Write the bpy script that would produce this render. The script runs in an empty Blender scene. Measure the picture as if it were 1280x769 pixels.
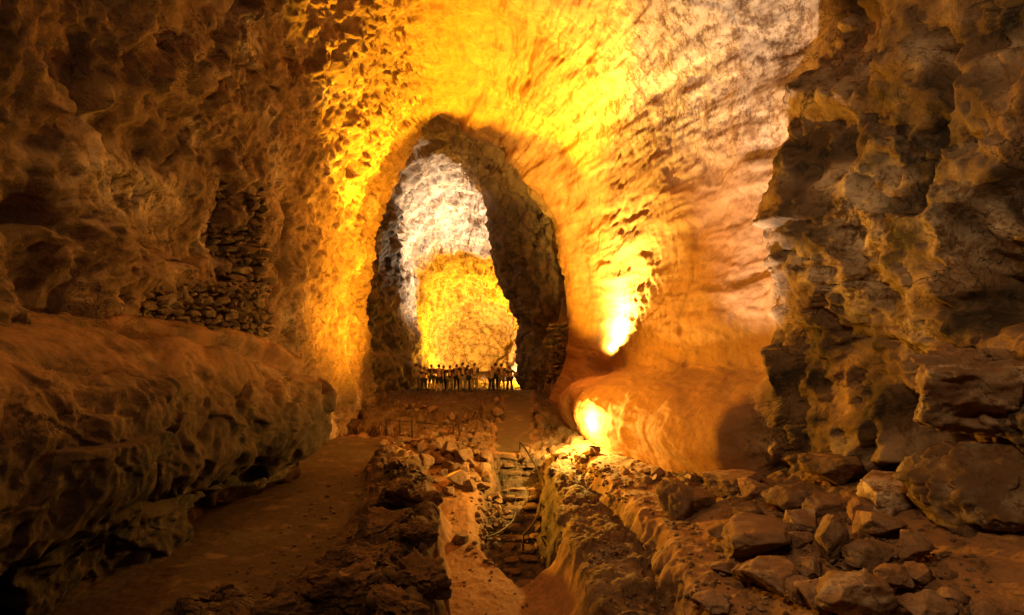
import bpy, bmesh, math, random
import numpy as np
from mathutils import Vector, Matrix

random.seed(7)
rng = np.random.default_rng(11)
scene = bpy.context.scene
COL = scene.collection
CAMZ = 6.0
F = 1280 * 24 / 36.0

# ------------------------------------------------------------------ helpers
def P(px, py, d):
    """a point of the place seen at (px, py) of a 1280 wide picture, d metres ahead"""
    return ((px - 640) / F * d, d, CAMZ - (py - 384.5) / F * d)

def sstep(a, b, x):
    t = np.clip((x - a) / (b - a), 0, 1)
    return t * t * (3 - 2 * t)

_perm = np.concatenate([rng.permutation(256)] * 3).astype(np.int32)
_g = rng.normal(size=(256, 3)).astype(np.float32)
_g /= np.linalg.norm(_g, axis=1)[:, None]

def perlin(p):
    p = np.asarray(p, np.float32)
    fl = np.floor(p)
    i = fl.astype(np.int32) & 255
    f = p - fl
    u = f * f * f * (f * (f * 6 - 15) + 10)
    out = np.zeros(len(p), np.float32)
    for dx in (0, 1):
        wx = u[:, 0] if dx else 1 - u[:, 0]
        a = _perm[(i[:, 0] + dx) & 255]
        for dy in (0, 1):
            wy = u[:, 1] if dy else 1 - u[:, 1]
            b = _perm[(a + i[:, 1] + dy) & 255]
            for dz in (0, 1):
                wz = u[:, 2] if dz else 1 - u[:, 2]
                g = _g[_perm[(b + i[:, 2] + dz) & 255]]
                dot = g[:, 0] * (f[:, 0] - dx) + g[:, 1] * (f[:, 1] - dy) + g[:, 2] * (f[:, 2] - dz)
                out += wx * wy * wz * dot
    return out * 1.5

def fbm(p, scale, octs=3, gain=0.5, seed=0.0, ridge=False):
    p = np.asarray(p, np.float32) / scale + np.float32(seed)
    amp, tot, out = 1.0, 0.0, np.zeros(len(p), np.float32)
    for k in range(octs):
        n = perlin(p)
        if ridge:
            n = 1 - 2 * np.abs(n)
        out += amp * n
        tot += amp
        amp *= gain
        p = p * np.float32(2.03) + np.float32(17.3)
    return out / tot

_jit = rng.random((256, 3)).astype(np.float32)
_tilt = rng.normal(size=(256, 3)).astype(np.float32) * 0.5
_offs = (rng.random(256).astype(np.float32) - 0.5)

def facets(p, scale, seed=0.0, stretch=(1, 1, 1)):
    """broken-rock relief: every cell is a tilted flat face; returns (height, edge distance)"""
    p = np.asarray(p, np.float32) / (np.float32(scale) * np.array(stretch, np.float32)) + np.float32(seed)
    fl = np.floor(p).astype(np.int32)
    best = np.full(len(p), 9e9, np.float32)
    second = best.copy()
    h = np.zeros(len(p), np.float32)
    ws = np.full(len(p), 1e-20, np.float32)
    for dx in (-1, 0, 1):
        a = _perm[(fl[:, 0] + dx) & 255]
        for dy in (-1, 0, 1):
            b = _perm[(a + fl[:, 1] + dy) & 255]
            for dz in (-1, 0, 1):
                c = _perm[(b + fl[:, 2] + dz) & 255]
                v = p - (fl + np.array((dx, dy, dz))) - _jit[c]
                v = v.astype(np.float32)
                dd = (v * v).sum(1)
                near = dd < best
                second = np.where(near, best, np.minimum(second, dd))
                hh = _offs[c] + (v * _tilt[c]).sum(1)
                wt = np.exp(-38.0 * dd)
                h += wt * hh
                ws += wt
                best = np.where(near, dd, best)
    return h / ws, np.sqrt(second) - np.sqrt(best)

def mesh_from_arrays(name, verts, quads, attrs=None, tris=None, smooth=True):
    me = bpy.data.meshes.new(name)
    nv = len(verts)
    me.vertices.add(nv)
    me.vertices.foreach_set('co', np.asarray(verts, np.float32).ravel())
    parts = []
    if quads is not None and len(quads):
        parts.append(np.asarray(quads, np.int32))
    if tris is not None and len(tris):
        parts.append(np.asarray(tris, np.int32))
    loops = np.concatenate([q.ravel() for q in parts])
    sizes = np.concatenate([np.full(len(q), q.shape[1], np.int32) for q in parts])
    me.loops.add(len(loops))
    me.loops.foreach_set('vertex_index', loops)
    me.polygons.add(len(sizes))
    starts = np.concatenate([[0], np.cumsum(sizes)[:-1]]).astype(np.int32)
    me.polygons.foreach_set('loop_start', starts)
    me.polygons.foreach_set('use_smooth', np.full(len(sizes), smooth))
    for k, v in (attrs or {}).items():
        a = me.attributes.new(k, 'FLOAT', 'POINT')
        a.data.foreach_set('value', np.asarray(v, np.float32))
    me.update(calc_edges=True)
    return me

def link(name, me, mat, parent=None):
    o = bpy.data.objects.new(name, me)
    COL.objects.link(o)
    if mat is not None and not me.materials:
        me.materials.append(mat)
    if parent:
        o.parent = parent
    return o

def tag(o, label=None, cat=None, group=None, kind=None):
    if label: o['label'] = label
    if cat: o['category'] = cat
    if group: o['group'] = group
    if kind: o['kind'] = kind
    return o

def empty(name, loc, rz=0.0):
    o = bpy.data.objects.new(name, None)
    COL.objects.link(o)
    o.location = loc
    o.rotation_euler = (0, 0, rz)
    return o

def grid_quads(nu, nv):
    i = np.arange(nu - 1)[:, None] * nv + np.arange(nv - 1)[None, :]
    i = i.ravel()
    return np.stack([i, i + 1, i + nv + 1, i + nv], 1)

def grid_normals(V):
    du = np.gradient(V, axis=0)
    dv = np.gradient(V, axis=1)
    n = np.cross(dv, du)
    n /= np.linalg.norm(n, axis=2)[..., None] + 1e-9
    return n

def pchip(xs, ys, x):
    """monotone cubic along xs; ys (n, ...) -> (len(x), ...)"""
    xs = np.asarray(xs, float); ys = np.asarray(ys, float)
    h = np.diff(xs); sh = (slice(None),) + (None,) * (ys.ndim - 1)
    dlt = np.diff(ys, axis=0) / h[sh]
    m = np.zeros_like(ys)
    m[0], m[-1] = dlt[0], dlt[-1]
    w1 = (2 * h[1:] + h[:-1])[sh]; w2 = (h[1:] + 2 * h[:-1])[sh]
    a, b = dlt[:-1], dlt[1:]
    ok = a * b > 0
    m[1:-1] = np.where(ok, (w1 + w2) / np.where(ok, w1 / np.where(a == 0, 1, a) + w2 / np.where(b == 0, 1, b), 1), 0)
    k = np.clip(np.searchsorted(xs, x) - 1, 0, len(xs) - 2)
    hh = h[k][sh]; t = ((x - xs[k]) / h[k])[sh]
    return (ys[k] * (2*t**3 - 3*t**2 + 1) + m[k] * hh * (t**3 - 2*t**2 + t)
            + ys[k+1] * (-2*t**3 + 3*t**2) + m[k+1] * hh * (t**3 - t**2))

def catmull(ctrl, n):
    """ctrl (rings, k, 2) -> (rings, n, 2): smooth curve through the control points, even along index"""
    r, k, c = ctrl.shape
    t = np.linspace(0, k - 1, n)
    i = np.clip(t.astype(int), 0, k - 2)
    f = (t - i)[None, :, None]
    g = lambda j: ctrl[:, np.clip(i + j, 0, k - 1)]
    p0, p1, p2, p3 = g(-1), g(0), g(1), g(2)
    return 0.5 * (2*p1 + (p2 - p0)*f + (2*p0 - 5*p1 + 4*p2 - p3)*f*f + (3*p1 - p0 - 3*p2 + p3)*f**3)

# ------------------------------------------------------------------ materials
def rock_material(name, dark=(0.08, 0.049, 0.031), mid=(0.225, 0.141, 0.084), lite=(0.38, 0.26, 0.165),
                  pale=(0.62, 0.52, 0.42), bump=0.5, rnd=False, freq=1.0, sand_a=(0.21, 0.108, 0.05), sand_b=(0.31, 0.165, 0.08)):
    m = bpy.data.materials.new(name)
    m.use_nodes = True
    nt = m.node_tree
    N, L = nt.nodes, nt.links
    N.clear()
    out = N.new('ShaderNodeOutputMaterial')
    bs = N.new('ShaderNodeBsdfPrincipled')
    L.new(bs.outputs[0], out.inputs[0])
    tc = N.new('ShaderNodeTexCoord')
    co = tc.outputs['Object']
    if rnd:
        oi = N.new('ShaderNodeObjectInfo')
        mp = N.new('ShaderNodeVectorMath'); mp.operation = 'MULTIPLY_ADD'
        L.new(co, mp.inputs[0]); mp.inputs[1].default_value = (1, 1, 1)
        L.new(oi.outputs['Location'], mp.inputs[2])
        co = mp.outputs[0]
    def noise(sc, det, rough, dist=0.0):
        n = N.new('ShaderNodeTexNoise')
        n.inputs['Scale'].default_value = sc * freq
        n.inputs['Detail'].default_value = det
        n.inputs['Roughness'].default_value = rough
        n.inputs['Distortion'].default_value = dist
        L.new(co, n.inputs['Vector'])
        return n.outputs['Fac']
    def math_(op, a, b=None, c=None):
        n = N.new('ShaderNodeMath'); n.operation = op
        for k, v in enumerate((a, b, c)):
            if v is None: continue
            if isinstance(v, (int, float)): n.inputs[k].default_value = v
            else: L.new(v, n.inputs[k])
        return n.outputs[0]
    def mix(fac, a, b):
        n = N.new('ShaderNodeMix'); n.data_type = 'RGBA'
        for s, v in ((n.inputs[0], fac), (n.inputs[6], a), (n.inputs[7], b)):
            if isinstance(v, tuple): s.default_value = v + (1,)
            elif isinstance(v, (int, float)): s.default_value = v
            else: L.new(v, s)
        return n.outputs[2]
    def rng_(v, a, b):
        n = N.new('ShaderNodeMapRange'); n.interpolation_type = 'SMOOTHSTEP'
        L.new(v, n.inputs[0]); n.inputs[1].default_value = a; n.inputs[2].default_value = b
        return n.outputs[0]
    def attr(nm):
        n = N.new('ShaderNodeAttribute'); n.attribute_name = nm
        return n.outputs['Fac']
    big = noise(0.35, 5, 0.6, 0.4)
    med = noise(1.9, 8, 0.68, 0.3)
    fine = noise(9.0, 8, 0.7)
    v = math_('ADD', math_('MULTIPLY', big, 0.45), math_('MULTIPLY', med, 0.55))
    c = mix(rng_(v, 0.36, 0.52), dark, mid)
    c = mix(rng_(v, 0.50, 0.66), c, lite)
    # grime and fine grain
    c = mix(math_('MULTIPLY', rng_(fine, 0.52, 0.64), 0.62), c, dark)
    # mineral crust
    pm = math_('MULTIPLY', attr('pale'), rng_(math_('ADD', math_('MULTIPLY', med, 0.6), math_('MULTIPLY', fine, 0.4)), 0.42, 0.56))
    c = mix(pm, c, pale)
    # black basalt, plus shade painted into the arch jambs and bench underside
    dm = math_('MULTIPLY', attr('basalt_and_shade'), rng_(math_('ADD', math_('MULTIPLY', med, 0.6), math_('MULTIPLY', big, 0.4)), 0.36, 0.56))
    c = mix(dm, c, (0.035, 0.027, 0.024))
    # sand
    sand = mix(rng_(fine, 0.3, 0.7), sand_a, sand_b)
    c = mix(attr('sand'), c, sand)
    # thin dark cracks
    rn = N.new('ShaderNodeTexNoise'); rn.noise_type = 'RIDGED_MULTIFRACTAL'; rn.normalize = True
    rn.inputs['Scale'].default_value = 2.6 * freq; rn.inputs['Detail'].default_value = 7; rn.inputs['Roughness'].default_value = 0.6
    rn.inputs['Distortion'].default_value = 0.4
    L.new(co, rn.inputs['Vector'])
    fn = N.new('ShaderNodeTexNoise'); fn.inputs['Scale'].default_value = 0.9 * freq; fn.inputs['Detail'].default_value = 6
    fn.inputs['Roughness'].default_value = 0.62; fn.inputs['Distortion'].default_value = 0.6
    L.new(co, fn.inputs['Vector'])
    line = math_('SUBTRACT', 1.0, rng_(math_('ABSOLUTE', math_('SUBTRACT', fn.outputs['Fac'], 0.5)), 0.002, 0.014))
    line = math_('MULTIPLY', line, rng_(big, 0.42, 0.58))
    c = mix(math_('MULTIPLY', line, math_('SUBTRACT', 0.8, math_('MULTIPLY', attr('sand'), 0.8))), c, (0.03, 0.02, 0.015))
    L.new(c, bs.inputs['Base Color'])
    bs.inputs['Roughness'].default_value = 0.88
    bs.inputs['Specular IOR Level'].default_value = 0.25
    if rnd:
        hs = N.new('ShaderNodeHueSaturation')
        L.new(c, hs.inputs['Color'])
        L.new(math_('MULTIPLY_ADD', oi.outputs['Random'], 0.5, 0.72), hs.inputs['Value'])
        L.new(hs.outputs[0], bs.inputs['Base Color'])
    soft = math_('SUBTRACT', 1.0, math_('MULTIPLY', math_('MAXIMUM', attr('sand'), attr('calm')), 0.82))
    h = math_('ADD', math_('MULTIPLY', med, 0.7), math_('MULTIPLY', fine, 0.5))
    h = math_('SUBTRACT', h, math_('ADD', math_('MULTIPLY', rn.outputs['Fac'], 0.35), math_('MULTIPLY', line, 0.25)))
    b = N.new('ShaderNodeBump')
    b.inputs['Distance'].default_value = 0.16 / freq
    L.new(h, b.inputs['Height'])
    L.new(math_('MULTIPLY', soft, bump * 1.5), b.inputs['Strength'])
    L.new(b.outputs[0], bs.inputs['Normal'])
    return m

def plain(name, col, rough=0.6, metal=0.0, var=0.25, scale=8.0):
    m = bpy.data.materials.new(name)
    m.use_nodes = True
    nt = m.node_tree; N, L = nt.nodes, nt.links
    bs = N['Principled BSDF']
    n = N.new('ShaderNodeTexNoise'); n.inputs['Scale'].default_value = scale; n.inputs['Detail'].default_value = 5
    mx = N.new('ShaderNodeMix'); mx.data_type = 'RGBA'
    L.new(n.outputs['Fac'], mx.inputs[0])
    mx.inputs[6].default_value = tuple(c * (1 - var) for c in col) + (1,)
    mx.inputs[7].default_value = tuple(min(1, c * (1 + var)) for c in col) + (1,)
    L.new(mx.outputs[2], bs.inputs['Base Color'])
    bs.inputs['Roughness'].default_value = rough
    bs.inputs['Metallic'].default_value = metal
    return m

M_WALL = rock_material('cave_rock')
M_FAR = rock_material('passage_rock', dark=(0.15, 0.10, 0.062), mid=(0.25, 0.17, 0.11), lite=(0.36, 0.26, 0.17), bump=0.25, freq=0.7)
M_BENCH = rock_material('bench_rock', dark=(0.05, 0.032, 0.02), mid=(0.14, 0.085, 0.048), lite=(0.29, 0.18, 0.095), bump=0.36)
M_GROUND = rock_material('ground_rock', dark=(0.07, 0.04, 0.025), mid=(0.17, 0.10, 0.058), lite=(0.30, 0.185, 0.11))
M_PATH = rock_material('trodden_earth', sand_a=(0.06, 0.042, 0.025), sand_b=(0.095, 0.066, 0.038), bump=0.25)
M_ROCK = rock_material('loose_rock', dark=(0.08, 0.045, 0.03), mid=(0.20, 0.118, 0.074), lite=(0.31, 0.195, 0.125), rnd=True, freq=1.6, bump=0.4)
M_MASON = rock_material('masonry_stone', dark=(0.06, 0.042, 0.03), mid=(0.18, 0.12, 0.078), lite=(0.32, 0.22, 0.135), rnd=True, freq=2.0, bump=0.5)

# ------------------------------------------------------------------ the ground
def ip(y, ys, xs):
    return np.interp(y, ys, xs)

def ground_parts(x, y):
    """height and masks of the cave floor"""
    x = np.asarray(x, np.float32); y = np.asarray(y, np.float32)
    p3 = np.stack([x, y, np.zeros_like(x)], 1)
    wob = 0.35 * fbm(p3, 1.6, 3, seed=3.1)
    wob2 = 0.7 * fbm(p3, 2.6, 4, seed=8.1)
    xu = ip(y, [8, 12, 14.6, 17.4, 21.4, 25, 28], [3.1, 3.2, 3.5, 3.3, 2.7, 2.4, 2.3]) + wob * 1.1 + 0.6 * wob2
    xl = ip(y, [8, 13.8, 16.8, 20.7, 25.7, 28], [2.1, 1.85, 1.5, 1.2, 1.3, 1.3]) + 1.2 * wob + 0.5 * wob2
    xr = ip(y, [8, 13, 16, 21, 23.4, 26, 28, 31], [-1.0, -1.2, -1.5, -2.1, -2.7, -3.4, -4.4, -5.2]) + wob2
    xp = ip(y, [6, 12, 13.3, 16, 20, 24, 28, 31], [-7.0, -6.0, -5.2, -3.9, -4.1, -4.9, -5.4, -5.6]) + wob2 * 0.8
    fade = 1 - sstep(25.5, 29.0, y)            # the gully only exists on this side
    # floor of the gully
    zg = ip(y, [8, 16, 19.5, 22.5, 26, 28.5, 31], [-1.7, -1.55, -1.45, -1.05, -0.45, -0.1, 0.0])
    zg = zg + 0.6 * sstep(-1.2, -0.1, x - xl) * (1 - sstep(20.5, 22.5, y))
    # pit with the stairs
    px0 = ip(y, [18, 20.5, 24, 26, 28.4], [-0.5, -0.75, -0.6, -0.5, -0.6]) + 0.5 * wob2
    px1 = ip(y, [18, 20.5, 24, 28.4], [0.95, 1.15, 1.2, 1.0]) + 0.5 * wob
    zp = ip(y, [19.3, 28.3], [-2.98, -0.2])
    yf = 18.3 + np.clip(0.2 - x, 0, 1.4) * 1.9 + 0.5 * wob
    pit = sstep(px0 - 0.9, px0, x) * (1 - sstep(px1, px1 + 0.7, x)) * sstep(yf, yf + 0.9, y) * (1 - sstep(28.2, 28.5, y))
    zg = zg + (np.minimum(zp, zg) - zg) * pit
    # the shelves on the right
    zu = 0.62 + 0.05 * (x - xu) + np.clip(x - 4.4 + 0.6 * wob2, 0, 6) * 0.30 * (1 - sstep(17, 21, y))
    zu = zu * (1 - sstep(27, 33, y)) + 0.1 * sstep(27, 33, y)
    zl = ip(y, [8, 14, 20, 26, 28], [-0.35, -0.2, 0.0, 0.15, 0.15])
    z = zg
    kl = sstep(-0.3, 0.22, x - xl) * fade
    z = z + (zl - z) * kl + 0.12 * kl * np.sin(np.clip((x - xl) / np.maximum(xu - xl, 0.2), 0, 1) * np.pi)
    # the upper shelf overhangs a groove
    z = z - 0.14 * fade * sstep(-0.45, -0.15, x - xu) * (1 - sstep(-0.15, 0.05, x - xu))
    ku = sstep(-0.25, 0.28, x - xu + 0.25 * fbm(p3, 0.5, 3, seed=66.0))
    z = z + (zu - z) * ku
    # the ridge and the path on the left
    zr = 0.30 + 0.55 * fbm(p3, 2.0, 2, seed=5.5) + 0.25 * sstep(17, 13, y)
    kr = (1 - sstep(-0.6, 0.15, x - xr)) * (1 - sstep(26.0, 28.0, y))
    z = z + (zr - z) * kr
    zpa = 0.0 + 0.07 * fbm(p3, 1.5, 3, seed=2.2)
    kp = 1 - sstep(-0.5, 0.3, x - xp)
    kp = np.where(y > 30, kp * (1 - sstep(30, 33, y)), kp)
    z = z + (zpa - z) * kp
    # terrace where the people stand, and the drop beyond it
    z = z + 0.22 * sstep(33.2, 33.9, y + 1.2 * wob) * (1 - sstep(0, 1, np.abs(x - ip(y, [30, 46], [0.1, 0.6])) < 1.0))
    z = np.where(y > 30, z + (0.31 - z) * sstep(37, 43, y), z)
    drop = ip(y, [47.2, 49, 55, 62, 80, 95], [0, -0.45, -1.15, -1.8, -2.8, -3.2])
    z = z + drop
    # path strip from the stairs to the terrace
    xc = ip(y, [27, 30, 46], [0.15, 0.1, 0.55])
    kc = (1 - sstep(0.55, 1.2, np.abs(x - xc) + 1.6 * wob + 0.6 * wob2)) * sstep(28.4, 29.2, y) * (1 - sstep(48, 50, y))
    zc = ip(y, [28, 46], [-0.15, 0.31])
    z = z + (zc - z) * kc * (1 - sstep(46, 48, y))
    # masks
    sand_g = (1 - kr) * (1 - kl) * (1 - pit) * (1 - sstep(28, 30, y)) * (1 - ku)
    flat = ku * (1 - sstep(4.6, 5.8, x + wob2)) * (1 - sstep(26, 28, y))
    bank = sstep(6.6, 7.2, x + wob2) * (1 - sstep(15.0, 16.5, y)) * ku
    smooth = np.clip(kp + sand_g + kc + 0.7 * flat + 0.6 * bank, 0, 1)
    rough = 1 - smooth
    return z, smooth, rough, np.clip(kp + kc, 0, 1), kr * (1 - kp), kl * (1 - ku), pit

def ground_z(x, y):
    z, smooth, rough, path, kr, kl, pit = ground_parts(x, y)
    p3 = np.stack([np.asarray(x, np.float32), np.asarray(y, np.float32), z.astype(np.float32)], 1)
    z = z + rough * (0.22 * fbm(p3, 1.1, 4, 0.55, seed=1.7) + 0.10 * fbm(p3, 0.45, 3, 0.55, seed=9.7, ridge=True))
    z = z + smooth * (1 - path) * 0.13 * fbm(p3, 0.9, 5, 0.6, seed=4.4)
    z = z + path * 0.03 * fbm(p3, 0.3, 4, 0.6, seed=4.9)
    return z

def gz(x, y):
    return float(ground_z(np.array([x]), np.array([y]))[0])

def hit(px, py, d0=9.0, d1=60.0):
    """where the view line through (px, py) meets the floor"""
    d = np.linspace(d0, d1, 1500)
    X = (px - 640) / F * d
    Z = CAMZ - (py - 384.5) / F * d
    under = Z - ground_z(X, d) < 0
    k = int(np.argmax(under)) if under.any() else len(d) - 1
    return float(X[k]), float(d[k]), float(ground_z(X[k:k+1], d[k:k+1])[0])

def d_samples(spec):
    out = []
    for a, b, n, inv in spec:
        if inv:
            out.append(1 / np.linspace(1 / a, 1 / b, n, endpoint=False))
        else:
            out.append(np.linspace(a, b, n, endpoint=False))
    return np.concatenate(out)

def build_ground():
    ys = np.concatenate([d_samples([(-10, 9, 24, False), (9, 48, 620, True), (48, 95, 70, False)]), [95.0]])
    xs = np.concatenate([np.linspace(-15, -11, 20, endpoint=False), np.linspace(-11, 9.5, 1000, endpoint=False), np.linspace(9.5, 15, 60)])
    Y, X = np.meshgrid(ys, xs, indexing='ij')
    x, y = X.ravel(), Y.ravel()
    z0, smooth, rough, path, kr, kl, pit = ground_parts(x, y)
    z = ground_z(x, y)
    V = np.stack([x, y, z], 1).reshape(len(ys), len(xs), 3)
    n = -grid_normals(V).reshape(-1, 3)
    n *= np.sign(n[:, 2:3] + 1e-6)
    p = V.reshape(-1, 3).astype(np.float32)
    wg = np.stack([fbm(p, 1.2, 2, seed=s_) for s_ in (43., 53., 63.)], 1)
    fh, fe = facets(p + 0.5 * wg, 0.7, 2.0)
    fk, _e = facets(p + 0.6 * wg, 1.5, 6.0)
    disp = rough * (0.13 * fh + 0.07 * fbm(p, 0.35, 4, 0.6, seed=6.0)) + kr * (0.30 * fk + 0.22 * fbm(p + 0.4 * wg, 1.1, 4, 0.5, seed=12.0)) \
        + kl * (0.14 * fbm(p * np.array([1, .5, 2.2], np.float32), 0.7, 4, 0.6, seed=22.0) + 0.12 * fk)
    disp = disp + 0.38 * fk * rough * sstep(30, 32.5, y) * (1 - sstep(42, 44, y))
    p = p + n * disp[:, None]
    attrs = {'sand': np.clip(smooth * 1.1 - 0.7 * sstep(0.0, 0.45, fbm(p, 0.8, 4, 0.6, seed=1.0)), 0, 1),
             'pale': 0.25 * rough * sstep(0.1, 0.5, fbm(p, 1.5, 2, seed=31.0)),
             'basalt_and_shade': np.clip(0.9 * pit + 0.5 * kr + 0.12 * kl * (1 - smooth) + 0.75 * sstep(31, 35, y) * rough, 0, 1)}  # stair pit darkest; slope below the terrace is dark rock
    q = grid_quads(len(ys), len(xs))[:, ::-1]
    ismask = (path.reshape(-1)[q].mean(1) > 0.5)
    def sub(name, sel, mat=M_GROUND):
        qq = q[sel]
        used, inv = np.unique(qq, return_inverse=True)
        me = mesh_from_arrays(name, p[used], inv.reshape(qq.shape), {k: v[used] for k, v in attrs.items()})
        return tag(link(name, me, mat), kind='structure')
    sub('ground', ~ismask)
    sub('path', ismask, M_PATH)

# ------------------------------------------------------------------ the cave
RINGS = {
 12: [(-70,900),(-75,620),(-80,380),(-70,230),(-30,0),(40,-250),(180,-480),(480,-600),(690,-590),(900,-530),(1120,-350),(1300,-80),(1320,150),(1300,310),(1290,400),(1295,460),(1310,520),(1330,580),(1360,720)],
 15: [(60,820),(55,600),(50,390),(60,250),(95,60),(150,-150),(260,-330),(500,-430),(680,-420),(850,-370),(1030,-230),(1130,0),(1130,180),(1110,310),(1110,400),(1115,460),(1120,510),(1130,560),(1150,680)],
 18: [(160,760),(155,580),(150,400),(165,270),(195,100),(250,-80),(340,-230),(520,-300),(660,-290),(800,-240),(1060,-130),(1085,10),(988,175),(962,300),(972,380),(985,450),(995,510),(1000,570),(1010,680)],
 19.7: [(205,720),(200,560),(195,410),(210,280),(240,120),(290,-40),(370,-170),(520,-230),(650,-225),(770,-190),(900,-100),(1000,10),(1000,130),(982,270),(962,390),(942,465),(928,530),(925,605),(950,700)],
 22: [(275,680),(270,560),(262,420),(270,300),(300,150),(340,20),(410,-90),(530,-150),(640,-150),(740,-120),(830,-50),(905,50),(925,160),(915,290),(890,400),(872,465),(862,520),(858,590),(880,660)],
 28: [(370,640),(366,540),(360,420),(372,300),(405,180),(445,80),(500,0),(575,-25),(650,-20),(715,5),(770,60),(806,140),(818,240),(812,340),(795,420),(776,462),(756,505),(748,560),(760,640)],
 34: [(430,580),(424,500),(418,400),(425,305),(452,205),(485,125),(525,75),(580,66),(630,76),(680,105),(722,155),(745,225),(755,310),(757,395),(750,445),(742,467),(728,500),(720,540),(725,600)],
 38: [(450,570),(446,490),(440,400),(440,320),(462,230),(490,160),(525,115),(570,110),(615,125),(660,155),(700,200),(722,265),(735,330),(742,400),(735,445),(726,468),(714,495),(706,525),(705,580)],
 41: [(462,560),(462,480),(458,400),(456,330),(478,255),(505,195),(530,152),(562,152),(600,168),(635,198),(672,240),(697,290),(710,345),(712,400),(708,440),(700,465),(692,485),(686,505),(682,570)],
 43: [(450,560),(448,490),(444,400),(442,320),(465,240),(495,175),(525,135),(562,135),(602,152),(640,185),(682,232),(708,285),(722,345),(722,400),(715,440),(708,465),(702,485),(698,505),(695,570)],
 48: [(484,560),(484,480),(478,410),(474,340),(480,278),(498,226),(524,186),(560,174),(598,184),(630,214),(658,258),(676,305),(686,350),(688,400),(686,440),(684,460),(680,480),(676,500),(672,540)],
 56: [(508,540),(510,480),(506,420),(496,360),(490,300),(500,250),(522,216),(558,200),(592,206),(610,236),(615,284),(626,326),(634,362),(648,400),(654,430),(656,450),(657,470),(658,490),(660,530)],
 60: [(512,540),(516,478),(512,425),(503,366),(498,312),(510,270),(534,240),(566,228),(600,234),(634,258),(667,295),(685,335),(695,370),(698,400),(698,430),(697,450),(696,470),(695,485),(690,530)],
 70: [(525,530),(526,476),(522,435),(516,395),(520,355),(535,330),(553,318),(575,314),(600,318),(628,328),(652,345),(668,370),(676,395),(678,415),(678,435),(676,450),(674,465),(672,480),(670,530)],
 80: [(538,530),(538,478),(535,445),(531,412),(536,384),(548,364),(563,354),(582,351),(603,354),(626,363),(645,376),(657,394),(663,412),(665,427),(664,442),(662,453),(660,465),(658,480),(656,530)],
 88: [(556,520),(556,474),(554,450),(553,430),(558,414),(567,404),(578,399),(592,398),(606,400),(619,406),(630,414),(638,424),(642,434),(643,443),(642,451),(641,458),(640,465),(638,476),(636,520)],
}

def ring_ctrl():
    ds, rows = [], []
    for d in sorted(RINGS):
        ds.append(float(d))
        rows.append([(P(a, b, d)[0], P(a, b, d)[2]) for a, b in RINGS[d]])
    r12 = np.array(rows[0])
    c = np.array([0.0, 8.0])
    pre = []
    for d, s in ((-10.0, 0.02), (-9.5, 0.5), (-7.0, 0.9), (0.0, 1.06), (7.0, 1.05)):
        pre.append((d, c + (r12 - c) * s))
    last = np.array(rows[-1])
    cl = np.array([-4.6, -5.0])
    post = [(90.5, cl + (last - cl) * 0.9), (92.5, cl + (last - cl) * 0.62), (93.6, cl + (last - cl) * 0.3), (94.0, cl + (last - cl) * 0.02)]
    D = [a for a, _ in pre] + ds + [a for a, _ in post]
    R = [b for _, b in pre] + [np.array(r) for r in rows] + [b for _, b in post]
    return np.array(D), np.array(R)

def lump(p, c, r, amp):
    d = np.linalg.norm((p - np.array(c, np.float32)) / np.array(r, np.float32), axis=1)
    return amp * np.exp(-d * d * 1.6)

NICHE = {}

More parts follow.
